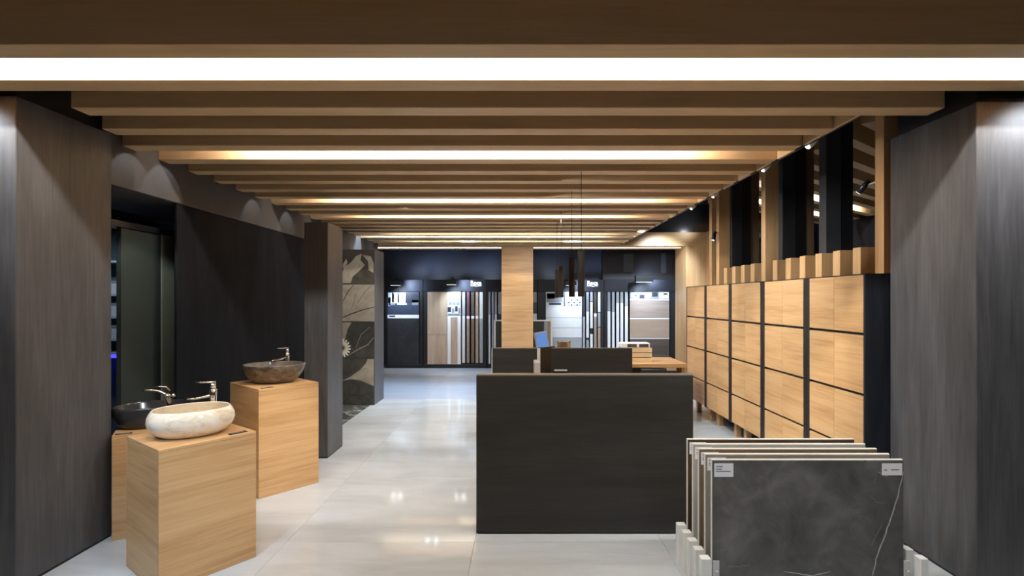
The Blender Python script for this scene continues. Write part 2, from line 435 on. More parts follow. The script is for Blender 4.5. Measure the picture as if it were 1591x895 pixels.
# back showroom shell
bluew = plain('blue_black_wall', (0.05, 0.058, 0.085), 0.45, var=0.1, vscale=1.2)
struct(box('wall_back', -5.2, 7.0, 12.5, 12.6, 0, 3.02, bluew, bev=0.003), 'dark blue rear wall above the sample racks')
struct(box('ceiling_back', -5.2, 5.2, 11.32, 12.5, 2.78, 2.84, black, bev=0.003), 'black ceiling of the back showroom')
bp = root('wall_panel_back', 'dark brown wall section at the right of the rear wall')
box('panel', 1.92, 3.6, 12.30, 12.49, 0, 2.779, plain('dark_brown_panel', (0.018, 0.012, 0.010), 0.5), bp)
for xa, xb, ya, yb in ((969, 984, 394, 423), (1027, 1035, 393, 424)):
    box('inset', wx(xa, 12.29), wx(xb, 12.29), 12.285, 12.30, wz(yb, 12.29), wz(ya, 12.29), plain('grey_inset', (0.06, 0.058, 0.055), 0.5), bp)
for px, py in ((640, 416), (703, 408), (672, 428), (860, 412), (760, 425)):
    spot((wx(px, 12.0), 11.75, 2.06), (wx(px, 12.5), 12.5, wz(py, 12.5) + 0.05), 7, COOL, 75, 1.0)  # spots added to make the light pools on the rear wall

# side room seen between the slats on the right
struct(box('wall_right', 7.0, 7.1, -2.6, 12.6, 0, 3.52, navy('z'), bev=0.003), 'dark outer wall of the side room on the right')
side = root('ceiling_side', 'side room ceiling with diagonal oak beams and light strips')
box('ceiling_slab', 2.04, 7.0, 2.76, 12.5, 3.46, 3.52, black, side, 0.003)
ca = math.radians(37)
for k in range(16):
    yy = 2.2 + k * 0.45
    o = box('beam', -0.0, 4.6, -0.065, 0.065, 3.2, 3.455, beamw('x'), side, 0.003)
    dx = 3.25; o.location = (dx + 2.3 * math.cos(ca) , yy + 2.3 * math.sin(ca), 3.2); o.rotation_euler = (0, 0, ca)
    if k in (12, 14):
        l = box('led_strip', 0, 3.0, -0.007, 0.007, 3.36, 3.39, led_m, side, 0.001)
        l.location = (dx + 2.3 * math.cos(ca) + 0.275 * math.sin(ca), yy + 2.3 * math.sin(ca) - 0.275 * math.cos(ca), 3.36); l.rotation_euler = (0, 0, ca)
        a = area((l.location.x - 0.02 * math.sin(ca), l.location.y + 0.02 * math.cos(ca), 3.37), 3.0, 0.03, 60, WARM, (math.radians(50), 0, ca))
spot((5.2, 6.0, 2.9), (5.0, 7.0, 0), 60, NEUT, 110, 0.8)

# ------------------------------------------------------------------ oak cabinets on the right
CX = 2.32
rowz = (1.722, 1.313, 0.90, 0.506, 0.204)
where = ('nearest oak fronted cabinet with charcoal end panel beside the near right column',
         'second oak fronted cabinet counting from the near right column',
         'third oak fronted cabinet, in the middle of the row of five',
         'fourth oak fronted cabinet counting from the near right column',
         'farthest oak fronted cabinet beside the oak table')
for i in range(5):
    ya = 3.534 + i * 0.7755; W = 0.68
    c = thing('storage_cabinet', where[i], 'cabinet', (CX, ya, 0), 0, 'row of oak fronted cabinets')
    box('body', 0.022, 0.50, 0.02, W + 0.0, 0.20, 1.715, black, c, 0.003)
    box('side_panel', 0.004 if i else 0.0, 0.52, -0.0 if i == 0 else -0.046, 0.018 if i == 0 else 0.0, 0.19, 1.724, navy('z') if i == 0 else black, c, 0.002)
    box('side_panel', 0.004, 0.52, W + 0.002, W + 0.046, 0.19, 1.722, black, c, 0.002)
    box('top_panel', 0.0, 0.52, 0.019, W + 0.001, 1.7155, 1.7235, black, c, 0.001)
    lo = 0.020 if i == 0 else 0.002
    mid = (lo + W) / 2
    for r in range(4):
        z1 = rowz[r] - (0.010 if r else 0.007); z0 = rowz[r + 1] + (0.010 if r < 3 else 0.0)
        for a, b in ((lo, mid - 0.0015), (mid + 0.0015, W)):
            box('door_panel', 0.0, 0.020, a, b, z0, z1, oak('y'), c, 0.0015)
    for ly in (0.08, W - 0.08):
        for lx in (0.14, 0.44):
            box('leg', lx - 0.03, lx + 0.03, ly - 0.03, ly + 0.03, 0.0, 0.20, oak('z'), c, 0.003)

# slat screen standing on the cabinets
scr = thing('slat_screen', 'screen of upright oak and black slats standing on the cabinets', 'slat screen', (0, 0, 1.725))
tall = (0, 7, 12, 13)
for k in range(14):
    y = 3.536 + 0.2455 * k
    zt = (3.45 if k in tall else 1.926) - 1.725
    if k == 0: y += 0.002
    box('tall_slat' if k in tall else 'short_slat', 2.45, 2.585, y, y + 0.09, 0, zt, oak('z'), scr, 0.002)
for y, xr in ((4.64, 0), (5.41, 0), (6.71, 0)):
    box('black_slat', 2.70, 2.835, y, y + 0.11, 0, 1.725, slatblack, scr, 0.002)
    box('black_slat', 2.837, 2.96, y + 0.03, y + 0.11, 0, 1.725, black, scr, 0.002)
    if y > 5:
        box('back_slat', 2.96, 3.16, y + 0.24, y + 0.33, -0.02, 1.725, grain('shaded_oak_slat', 'z', ((0.20, 0.12, 0.065), (0.26, 0.16, 0.09)), 0.5), scr, 0.002)  # oak in shade: the darkening is put into the colour
struct(box('wall_low_side', 2.87, 3.17, 3.6, 7.6, 0, 1.70, black, bev=0.003), 'black back of the cabinet row toward the side room')

# ------------------------------------------------------------------ basin pedestals
def pedestal(label, front, ang, su, sv, h):
    u = Vector((math.cos(ang), math.sin(ang))); v = Vector((-math.sin(ang), math.cos(ang)))
    c = Vector(front) + u * su / 2 + v * sv / 2
    t = thing('pedestal', label, 'pedestal', (c.x, c.y, 0), ang, 'oak pedestals for basins')
    box('side_panel', -su / 2, su / 2, -sv / 2, -sv / 2 + 0.018, 0.0, h - 0.019, oak('x'), t, 0.0015)
    box('side_panel', -su / 2, su / 2, sv / 2 - 0.018, sv / 2, 0.0, h - 0.019, oak('x'), t, 0.0015)
    box('side_panel', -su / 2, -su / 2 + 0.018, -sv / 2 + 0.0185, sv / 2 - 0.0185, 0.0, h - 0.019, oak('y'), t, 0.0015)
    box('side_panel', su / 2 - 0.018, su / 2, -sv / 2 + 0.0185, sv / 2 - 0.0185, 0.0, h - 0.019, oak('y'), t, 0.0015)
    box('top_panel', -su / 2, su / 2, -sv / 2, sv / 2, h - 0.018, h, oak('x'), t, 0.0015)
    return c, u, v
A1, A2, A3 = math.radians(53.1), math.radians(49.5), math.radians(31.5)
c1, u1, v1 = pedestal('low oak pedestal in front carrying the cream basin', (-1.898, 2.75), A1, 0.51, 0.49, 0.757)
c2, u2, v2 = pedestal('tallest oak pedestal carrying the mottled stone basin', (-2.029, 4.063), A2, 0.492, 0.555, 0.850)
c3, u3, v3 = pedestal('lowest oak pedestal half hidden by the near left column, carrying the charcoal basin', (-2.62, 3.36), A3, 0.5, 0.5, 0.674)

cream = stone('cream_marble', ((0.58, 0.47, 0.34), (0.74, 0.65, 0.52), (0.80, 0.74, 0.64)), 9, 0.1, (1, 1, 2), (0.3, 0.6), distort=1.2)
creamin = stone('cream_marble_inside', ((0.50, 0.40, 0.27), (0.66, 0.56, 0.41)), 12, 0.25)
charc = stone('charcoal_ceramic', ((0.022, 0.023, 0.026), (0.035, 0.036, 0.040)), 5, 0.16)
river = stone('mottled_river_stone', ((0.035, 0.028, 0.022), (0.12, 0.10, 0.08), (0.20, 0.14, 0.085), (0.28, 0.26, 0.23)), 14, 0.3, (1, 1, 1.6), (0.32, 0.7), bump=0.25)
riverin = stone('polished_river_stone', ((0.10, 0.09, 0.08), (0.24, 0.22, 0.20)), 8, 0.12)

def basin(label, loc, ang, a, b, outer, inner, mo, mi, power=2.0):
    t = thing('basin', label, 'basin', loc, ang, 'countertop wash basins')
    lathe('bowl_shell', outer, a, b, mo, t, power=power)
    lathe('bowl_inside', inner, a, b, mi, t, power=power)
    zb = inner[-1][1]
    cyl('drain', (0, 0, zb), (0, 0, zb + 0.004), 0.024, chrome, t)
    return t
# cream: rounded body, drawn-in rim
o1 = [(0, 0.0), (0.55, 0.0), (0.72, 0.006), (0.88, 0.03), (0.97, 0.06), (1.0, 0.088), (0.985, 0.115), (0.94, 0.138), (0.90, 0.150), (0.875, 0.155), (0.85, 0.152)]
i1 = [(0.85, 0.152), (0.845, 0.14), (0.87, 0.11), (0.86, 0.08), (0.76, 0.045), (0.5, 0.026), (0, 0.02)]
basin('glossy cream marble basin with drawn-in rim on the front pedestal', (c1.x, c1.y - 0.005, 0.757), A1 - 0.25, 0.225, 0.185, o1, i1, cream, creamin, 2.2)
o2 = [(0, 0.0), (0.52, 0.0), (0.62, 0.01), (0.78, 0.04), (0.90, 0.08), (0.97, 0.12), (1.0, 0.148), (0.985, 0.156), (0.955, 0.156)]
i2 = [(0.955, 0.156), (0.93, 0.14), (0.87, 0.09), (0.72, 0.045), (0.45, 0.026), (0, 0.022)]
basin('mottled brown grey river stone basin on the tallest pedestal', (c2.x, c2.y, 0.850), A2 - 0.55, 0.245, 0.195, o2, i2, river, riverin, 2.1)
o3 = [(0, 0.0), (0.74, 0.0), (0.80, 0.008), (0.86, 0.02), (0.95, 0.05), (0.99, 0.09), (1.0, 0.125), (0.985, 0.138), (0.955, 0.142)]
i3 = [(0.955, 0.142), (0.93, 0.132), (0.90, 0.10), (0.80, 0.06), (0.5, 0.035), (0, 0.03)]
basin('charcoal ceramic basin behind the near left column', (-2.565, 3.665, 0.674), A3 + 0.05, 0.235, 0.165, o3, i3, charc, charc, 2.2)

def faucet_a(label, loc, d):
    """upright mixer: square-shouldered body, low spout, flat lever on top"""
    t = thing('faucet', label, 'faucet', loc, math.atan2(d[1], d[0]), 'chrome basin mixers'); t.scale = (1.12, 1.12, 1.1)
    cyl('base', (0, 0, 0), (0, 0, 0.008), 0.024, chrome, t)
    tube('body', [(0, 0, 0.008), (0, 0, 0.09), (0, 0, 0.16), (0.0, 0, 0.20), (0.0, 0, 0.205)], [0.016, 0.016, 0.019, 0.021, 0.016], chrome, t, 16)
    tube('spout', [(0.008, 0, 0.165), (0.05, 0, 0.158), (0.09, 0, 0.150), (0.125, 0, 0.152), (0.132, 0, 0.148)], [0.014, 0.012, 0.010, 0.010, 0.007], chrome, t, 12, 0.7)
    tube('cartridge', [(0, 0, 0.205), (0, 0, 0.235)], [0.013, 0.015], chrome, t, 14)
    tube('lever', [(-0.012, 0, 0.242), (0.02, 0, 0.243), (0.06, 0, 0.243), (0.085, 0, 0.246)], [0.012, 0.012, 0.009, 0.007], chrome, t, 10, 0.5)
    return t
faucet_a('slim chrome mixer standing behind the cream basin', (-1.955, 3.335, 0.757), (-0.95, -0.28))
faucet_a('chrome mixer standing behind the mottled stone basin', (-2.09, 4.69, 0.850), (-0.55, -0.85))
t = thing('faucet', 'curved chrome mixer rising from the charcoal basin', 'faucet', (-2.452, 3.66, 0.728), math.atan2(-0.35, -0.94), 'chrome basin mixers')
cyl('base', (0, 0, 0.0), (0, 0, 0.02), 0.025, chrome, t)
tube('body', [(0, 0, 0.02), (0.002, 0, 0.07), (0.006, 0, 0.12), (0.012, 0, 0.15), (0.018, 0, 0.165)], [0.019, 0.018, 0.019, 0.022, 0.016], chrome, t, 16)
tube('spout', [(0.0, 0, 0.12), (0.03, 0, 0.165), (0.06, 0, 0.185), (0.10, 0, 0.193), (0.14, 0, 0.196), (0.155, 0, 0.188)], [0.016, 0.016, 0.014, 0.012, 0.012, 0.009], chrome, t, 12, 0.8)
tube('lever', [(-0.005, 0, 0.185), (0.02, 0, 0.212), (0.055, 0, 0.218), (0.09, 0, 0.215)], [0.010, 0.012, 0.010, 0.007], chrome, t, 10, 0.5)
tube('side_knob', [(0.0, 0, 0.135), (-0.028, 0, 0.152), (-0.034, 0, 0.155)], [0.012, 0.015, 0.010], chrome, t, 12)

plate_m = plain('navy_plate', (0.008, 0.009, 0.030), 0.7, spec=0.15)
def plate(label, xy, ang, z, lx=0.10, ly=0.035):
    t = thing('name_plate', label, 'name plate', (xy[0], xy[1], z), ang, 'small plates on the pedestals')
    box('plate', -lx / 2, lx / 2, -ly / 2, ly / 2, 0, 0.003, plate_m, t, 0.0005)
    box('print_line', -lx * 0.35, lx * 0.35, -0.003, 0.001, 0.003, 0.0033, greym, t, 0)
p = c1 + u1 * 0.165 - v1 * 0.205; plate('small dark plate beside the cream basin', p, A1, 0.757, 0.10, 0.035)
p = c2 - u2 * 0.17 - v2 * 0.245; plate('small dark plate in front of the mottled stone basin', p, A2, 0.850, 0.09, 0.028)
p = c3 - u3 * 0.19 - v3 * 0.225; plate('small dark plate in front of the charcoal basin', p, A3, 0.674, 0.09, 0.028)

# ------------------------------------------------------------------ reception desk
DY = 3.46
desk = thing('reception_desk', 'dark laminate reception counter with a tall plain front', 'desk', (0.4225, DY, 0))
hw = 0.7155
box('front_panel', -hw, hw, 0.0, 0.05, 0.008, 1.045, deskw('x'), desk, 0.002)
box('top_edge', -hw, hw, 0.0, 0.075, 1.046, 1.053, grain('desk_edge', 'x', ((0.13, 0.115, 0.10), (0.17, 0.15, 0.13)), 0.4), desk, 0.001)
box('plinth', -hw + 0.01, hw - 0.01, 0.012, 0.048, 0.0, 0.008, black, desk, 0)
box('desktop', -hw + 0.02, hw - 0.02, 0.051, 0.80, 0.72, 0.745, oak('x'), desk, 0.003)
box('side_panel', -hw + 0.02, -hw + 0.045, 0.051, 0.78, 0.0, 0.719, deskw('y'), desk, 0.002)
box('side_panel', hw - 0.045, hw - 0.02, 0.051, 0.78, 0.0, 0.719, deskw('y'), desk, 0.002)
EY = 5.33
ws = thing('workstation', 'rear dark laminate workstation with screen panels behind the counter', 'desk', (0.4225, EY, 0))
def lx(px, y=EY): return wx(px, y) - 0.4225
box('screen_panel', lx(765), lx(835.5), 0, 0.04, 0.0, 1.05, deskw('x'), ws, 0.002)
box('screen_panel', lx(857), lx(982.5), 0, 0.04, 0.0, 1.05, deskw('x'), ws, 0.002)
for a, b in ((765, 835.5), (857, 982.5)):
    box('edge_strip', lx(a), lx(b), 0, 0.04, 1.0505, 1.055, MATS['desk_edge'], ws, 0.001)
box('edge_strip', lx(765) - 0.008, lx(765) - 0.0005, 0, 0.04, 0.0, 1.05, greym, ws, 0.001)
wing = box('wing_panel', 0, 0.245, -0.018, 0.018, 0.0, 1.055, plain('dark_brown_screen', (0.012, 0.008, 0.006), 0.5), ws, 0.002)
wing.location = (lx(835.5) + 0.095, 0.125, 0); wing.rotation_euler = (0, 0, math.radians(48))
wing2 = box('edge_strip', 0, 0.010, -0.018, 0.018, 0.0, 1.055, greym, ws, 0.001)
wing2.location = (lx(835.5) + 0.008, 0.028, 0); wing2.rotation_euler = (0, 0, math.radians(48)); wing2.location.y = -0.02; wing2.location.x += 0.001
box('desktop', lx(770), lx(980), 0.30, 0.95, 0.72, 0.745, oak('x'), ws, 0.003)
box('side_panel', lx(770), lx(770) + 0.025, 0.05, 0.93, 0.0, 0.719, deskw('y'), ws, 0.002)
box('side_panel', lx(980) - 0.025, lx(980), 0.05, 0.93, 0.0, 0.719, deskw('y'), ws, 0.002)
box('document_rail', lx(861), lx(881), -0.03, -0.001, 0.825, 0.837, greym, ws, 0.001)
tw = thing('computer_tower', 'slim pale grey upright case in front of the workstation screens', 'computer', (wx(833.5, 5.22), 5.14, 0))
box('case', -0.03, 0.03, -0.12, 0.12, 0.02, 0.945, plain('case_grey', (0.42, 0.41, 0.40), 0.4), tw, 0.006)
box('foot', -0.04, 0.04, -0.10, 0.10, 0.0, 0.019, black, tw, 0.002)
# blue monitor on the workstation
mo = thing('monitor', 'monitor with a bright blue screen tilted behind the workstation panel', 'monitor', (wx(843, 5.85), 5.95, 0.745), math.radians(24))
box('foot', -0.09, 0.09, -0.07, 0.07, 0, 0.012, black, mo, 0.003)
box('stem', -0.015, 0.015, -0.01, 0.012, 0.012, 0.25, black, mo, 0.003)
mh = thing('head', 'x', 'x'); 
for k in ('label', 'category'): del mh[k]
mh.parent = mo; mh.location = (0, -0.03, 0.22); mh.rotation_euler = (math.radians(-12), math.radians(-6), 0)
bpy.data.objects.remove(mh)
cas = box('casing', -0.078, 0.078, -0.045, -0.025, 0.215, 0.44, greym, mo, 0.003); cas.rotation_euler = (math.radians(-10), math.radians(-7), 0)
scn = box('screen', -0.066, 0.066, -0.014, -0.0105, 0.012, 0.213, emit('blue_screen', (0.10, 0.24, 0.62), 0.55), cas, 0.0005)
# small wooden holder
fr = thing('card_holder', 'small pale wooden card holder on the workstation', 'card holder', (wx(875.5, 5.75), 5.75, 0.745))
box('frame_side', -0.074, -0.052, -0.03, 0.03, 0, 0.348, cream_edge, fr, 0.002)
box('frame_side', 0.052, 0.074, -0.03, 0.03, 0, 0.348, cream_edge, fr, 0.002)
box('frame_back', -0.0515, 0.0515, 0.0, 0.02, 0, 0.335, cream_edge, fr, 0.001)
box('block', -0.03, 0.03, -0.028, -0.001, 0.0, 0.342, plain('tan_block', (0.62, 0.42, 0.25), 0.5), fr, 0.002)

# oak table between desk and cabinets
tb = thing('oak_table', 'oak table with thick top between workstation and cabinets', 'table', (1.50, 6.87, 0))
box('tabletop', -0.60, 0.57, -0.37, 0.37, 0.70, 0.75, oak('x'), tb, 0.004)
box('end_panel', 0.50, 0.55, -0.34, 0.34, 0.0, 0.699, oak('z'), tb, 0.003)
box('end_panel', -0.58, -0.53, -0.34, 0.34, 0.0, 0.699, oak('z'), tb, 0.003)
box('back_panel', -0.529, 0.499, 0.28, 0.30, 0.25, 0.699, deskw('x'), tb, 0.002)
box('cable_tray', 0.31, 0.44, -0.34, -0.24, 0.66, 0.699, white, tb, 0.003)
# stacked sample trays
tan = plain('pale_pine', (0.68, 0.50, 0.30), 0.5, var=0.1)
lbl3 = ('pale wooden sample tray at the bottom of the stack on the oak table', 'middle pale wooden sample tray of the stack on the oak table', 'topmost pale wooden sample tray of the stack on the oak table')
for k in range(3):
    s = thing('sample_tray', lbl3[k], 'tray', (1.52, 6.78, 0.7505 + k * 0.062), 0, 'stacked sample trays')
    box('bottom', -0.145, 0.145, -0.10, 0.10, 0, 0.008, tan, s, 0.001)
    box('tray_side', -0.15, 0.15, -0.108, -0.100, 0.0, 0.054, tan, s, 0.0015)
    box('tray_side', -0.15, 0.15, 0.100, 0.108, 0.0, 0.054, tan, s, 0.0015)
    box('tray_side', -0.15, -0.142, -0.0995, 0.0995, 0.0, 0.054, tan, s, 0.0015)
    box('tray_side', 0.142, 0.15, -0.0995, 0.0995, 0.0, 0.054, tan, s, 0.0015)
cd = thing('sample_folder', 'white folder with two dark sample pictures lying on the tray stack', 'folder', (1.48, 6.78, 0.7505 + 2 * 0.062 + 0.0545))
fb = box('cover', -0.20, 0.17, -0.09, 0.09, 0.0, 0.062, paper, cd, 0.008)
for xa, xb in ((-0.12, 0.0), (0.03, 0.15)):
    box('sample_picture', xa, xb, -0.0915, -0.0903, 0.012, 0.05, stone('sample_print', ((0.015, 0.013, 0.012), (0.16, 0.14, 0.12)), 45, 0.6, spec=0.2), cd, 0)
# office chair tucked at the table
ch = thing('office_chair', 'black office chair tucked under the oak table', 'chair', (1.50, 6.12, 0))
def rounded(name, sx, sy, sz, mat, parent, loc, rot=(0, 0, 0), bev=0.03, seg=3):
    bm = bmesh.new(); bm_box(bm, -sx / 2, sx / 2, -sy / 2, sy / 2, -sz / 2, sz / 2)
    bmesh.ops.bevel(bm, geom=list(bm.edges), offset=bev, segments=seg, affect='EDGES', profile=0.5)
    return finish(name, bm, mat, parent, loc, rot, True)
rounded('seat', 0.44, 0.42, 0.07, black, ch, (0, 0.03, 0.44))
rounded('backrest', 0.30, 0.05, 0.34, black, ch, (0, -0.19, 0.60), (math.radians(8), 0, 0), 0.024, 3)
cyl('column', (0, 0, 0.07), (0, 0, 0.41), 0.025, blackg, ch)
for k in range(5):
    a = k * 2 * math.pi / 5 + 0.3
    lg = tube('leg', [(0, 0, 0.08), (0.13 * math.cos(a), 0.13 * math.sin(a), 0.07), (0.25 * math.cos(a), 0.25 * math.sin(a), 0.055)], [0.022, 0.018, 0.014], blackg, ch, 8)
    cyl('caster', (0.25 * math.cos(a) - 0.012, 0.25 * math.sin(a), 0.026), (0.25 * math.cos(a) + 0.012, 0.25 * math.sin(a), 0.026), 0.026, black, ch, seg=14)
# pendants over the desk
pm = plain('bronze_black', (0.020, 0.017, 0.013), 0.35)
plabel = ('nearest and lowest looking black cylinder pendant lamp over the desk', 'second black cylinder pendant lamp counting from the counter',
          'third black cylinder pendant lamp counting from the counter', 'farthest black cylinder pendant lamp over the oak table end')
for k, y in enumerate((4.48, 5.30, 6.68, 7.45)):
    t = thing('pendant_lamp', plabel[k], 'pendant lamp', (0.517, y, 1.572), 0, 'black cylinder pendants')
    bm = bmesh.new()
    cyl_bm(bm, (0, 0, 0), (0, 0, 0.395), 0.030, seg=28, caps=False)
    r = bmesh.ops.create_circle(bm, cap_ends=True, segments=28, radius=0.030, matrix=Matrix.Translation((0, 0, 0.395)))
    cyl_bm(bm, (0, 0, 0), (0, 0, 0.30), 0.027, seg=28, caps=False)
    sh = finish('shade', bm, pm, t)
    for p_ in sh.data.polygons: p_.use_smooth = len(p_.vertices) == 4
    cyl('bulb', (0, 0, 0.05), (0, 0, 0.09), 0.022, emit('pendant_bulb', NEUT, 4.0), t)
    cyl('cable', (0, 0, 0.396), (0, 0, 2.958 - 1.572), 0.0028, black, t, seg=8)

# ------------------------------------------------------------------ tile stand at the right
TY = 2.72
st = thing('tile_stand', 'white metal slotted stand holding the tile boards', 'display stand', (1.48, 2.94, 0))
box('base', -0.50, 0.54, -0.26, 0.25, 0.0, 0.03, white, st, 0.003)
SLOT = [TY + 0.1 * k for k in range(5)]
for y in SLOT:
    yy = y - 2.94
    for xa, xb in ((0.918 - 1.48, 0.968 - 1.48), (2.03 - 1.48, 2.07 - 1.48)):
        box('slot_post', xa, xb, yy - 0.058, yy - 0.012, 0.0, 0.232, white, st, 0.003)
    box('rest_bar', -0.50, 0.54, yy + 0.0, yy + 0.024, 0.031, 0.06, white, st, 0.002)
for xa in (0.990 - 1.48, 1.972 - 1.48):
    cl = box('clip', xa, xa + 0.032, -0.242, -0.2385, 0.031, 0.205, greym, st, 0.001)
    cyl('screw', (xa + 0.016, -0.2425, 0.155), (xa + 0.016, -0.250, 0.155), 0.007, chrome, st, seg=12)
fm = {}
faces = [
    ('dark grey veined marble tile board at the front of the stand', stone('charcoal_marble', ((0.055, 0.054, 0.053), (0.105, 0.103, 0.101), (0.18, 0.176, 0.174)), 5.5, 0.3, (1, 1, 1), (0.28, 0.74), 12, 0.5)),
    ('taupe grey tile board second in the stand', stone('taupe_tile', ((0.22, 0.20, 0.17), (0.30, 0.27, 0.235)), 5, 0.35)),
    ('brown tile board in the middle of the stand', stone('brown_tile', ((0.14, 0.10, 0.07), (0.20, 0.145, 0.10)), 5, 0.35)),
    ('light grey tile board fourth in the stand', stone('grey_tile', ((0.34, 0.33, 0.30), (0.42, 0.41, 0.38)), 5, 0.35)),
    ('dark brown tile board at the back of the stand', stone('umber_tile', ((0.05, 0.03, 0.02), (0.085, 0.055, 0.035)), 5, 0.35)),
]
for k, (lab, fmat) in enumerate(faces):
    y = SLOT[k]
    tl = thing('tile_board', lab, 'tile', (1.4905, y, 0.0605), 0, 'tile boards in the stand')
    h = wz(714.5, TY) - 0.0605
    bd = box('backing_board', -0.4985, 0.4985, 0.008, 0.022, 0.0, h, cream_edge, tl, 0.0015)
    box('tile_face', -0.4950, 0.4945, 0.0, 0.0078, 0.0, h - 0.004, fmat, tl, 0.001)
    lw = [(-0.487, -0.388, 0.07)] + ([(0.382, 0.487, 0.062)] if k == 0 else [])
    for xa, xb, hh in lw:
        lb = box('price_label', xa, xb, -0.0012, -0.0002, h - 0.018 - hh, h - 0.018, paper, tl, 0)
        cxl = (xa + xb) / 2
        for q, (fa, fb_, fz) in enumerate(((0.08, 0.45, 0.78), (0.08, 0.40, 0.58), (0.08, 0.85, 0.42)) if xa < 0 else ((0.10, 0.25, 0.45), (0.45, 0.85, 0.48))):
            wv = xb - xa
            box('print_line', xa + fa * wv - cxl, xa + fb_ * wv - cxl, -0.0009, -0.0006, hh * fz - 0.0025, hh * fz + 0.0015, ink if xa < 0 else inkblk, lb, 0)
    if k == 0:
        vein = plain('vein_white', (0.42, 0.41, 0.40), 0.35, var=0.3, vscale=40)
        vein2 = plain('vein_grey', (0.20, 0.195, 0.19), 0.35, var=0.3, vscale=40)
        def S(px, py): return (wx(px, TY) - 1.4905, wz(py, TY) - 0.0605)
        random.seed(3)
        def vline(nm, pts, wid, mat):
            out = []
            for (a, b) in zip(pts, pts[1:]):
                n = max(3, int(math.hypot(b[0] - a[0], b[1] - a[1]) / 7))
                for i in range(n):
                    f = i / n
                    out.append(S(a[0] + (b[0] - a[0]) * f + random.uniform(-0.8, 0.8), a[1] + (b[1] - a[1]) * f + random.uniform(-0.6, 0.6)))
            out.append(S(*pts[-1])); ribbon(nm, out, wid, -0.0002, mat, tl, 0.0003)
        vline('vein', [(1404, 733), (1397, 762), (1386, 799), (1376, 828), (1363, 862), (1356, 892), (1352, 915)], 0.0075, vein)
        vline('vein', [(1371, 813), (1362, 830), (1353, 848)], 0.004, vein2)
        vline('vein', [(1363, 733), (1374, 738), (1379, 740)], 0.004, vein)
        vline('vein', [(1342, 714.9), (1352, 720), (1356, 724)], 0.004, vein2)
        vline('vein', [(1351, 770), (1363, 780), (1376, 782)], 0.003, vein2)
        vline('vein', [(1218, 888), (1240, 891), (1262, 895), (1290, 888)], 0.006, vein)
        vline('vein', [(1130, 881), (1150, 880), (1165, 877)], 0.003, vein2)
        vline('vein', [(1124, 787), (1130, 795), (1133, 800)], 0.003, vein2)
        vline('vein', [(1110, 856), (1140, 853)], 0.0025, vein2)
        vline('vein', [(1362, 735), (1358, 752)], 0.0025, vein2)
    random.seed(20 + k)

# ------------------------------------------------------------------ spotlights on the ceiling edge and slats
sl = ('white spotlight on the ceiling edge nearest the right column', 'second white spotlight along the right ceiling edge',
      'third white spotlight along the right ceiling edge', 'farthest white spotlight along the right ceiling edge')
for k, (px, py) in enumerate(((1261, 224), (1190, 261), (1111, 303), (1077, 322))):
    X = 2.08; y = X * F_PX / (px - VPX); z = wz(py, y)
    t = thing('spotlight', sl[k], 'spotlight', (X, y, z), 0, 'spotlights along the ceiling edge')
    cyl('stem', (0, 0, 0.03), (0, 0, 2.955 - z), 0.008, black, t, seg=10)
    tube('body', [(0.02, 0.0, 0.035), (-0.005, 0, 0.012), (-0.03, 0, -0.012)], [0.026, 0.030, 0.030], white if k else white, t, 18)
    bdy = tube('rear_cap', [(0.034, 0, 0.049), (0.0215, 0, 0.0365)], [0.02, 0.027], black, t, 18)
    cyl('lens', (-0.031, 0, -0.013), (-0.0335, 0, -0.0155), 0.024, emit('spot_lens', NEUT, 3.0), t)
def arm_spot(label, base, head, tgt):
    t = thing('spotlight', label, 'spotlight', base, 0, 'spotlights on arms')
    h = Vector(head) - Vector(base); d = (Vector(tgt) - Vector(head)).normalized()
    tube('arm', [(0, 0, 0), h * 0.5, h], [0.006, 0.006, 0.006], greym, t, 8)
    tube('head', [h - d * 0.05, h, h + d * 0.06], [0.016, 0.021, 0.022], blackg, t, 18)
    cyl('lens', h + d * 0.0605, h + d * 0.063, 0.018, emit('arm_spot_lens', NEUT, 1.5), t)
arm_spot('black arm spotlight on the nearest tall oak slat', (2.586, 3.60, wz(274, 3.60)), (2.56, 3.93, wz(287, 3.93)), (2.2, 5.0, 1.8)) if False else \
arm_spot('black arm spotlight beside the nearest tall oak slat', (2.72, 3.88, wz(276, 3.88)), (2.62, 4.0, wz(289, 4.0)), (2.5, 4.15, 2.2))
arm_spot('black arm spotlight on the farthest oak slats', (2.45 - 0.002, 6.53, wz(361, 6.53)), (2.40, 6.50, wz(366, 6.5)), (2.25, 6.45, 1.9))

# recessed downlights whose shine shows on the floor
dl = ('small bright recessed downlight pair in the oak lintel at the far left', 'small bright recessed downlight pair in the oak lintel left of the oak post', 'small black twin downlight tucked between the rear beams')
for k, (x, y, z) in enumerate(((-2.60, 11.0, 2.582), (-1.27, 10.98, 2.582), (-1.55, 9.156, 2.655))):
    t = thing('downlight', dl[k], 'downlight', (x, y, z), 0, 'twin downlights')
    top = 0.0375 if k < 2 else 0.30
    for q in (-0.075, 0.075):
        lathe('shroud', [(0.82, 0.016), (0.82, 0.0), (1, 0.0), (1, top), (0, top)], 0.046, 0.046, black, t, 24, loc=(q, 0, 0))
        cyl('lens', (q, 0, 0.0125), (q, 0, 0.018), 0.036, emit('downlight_lens', (0.9, 0.95, 1.0), 55.0), t)

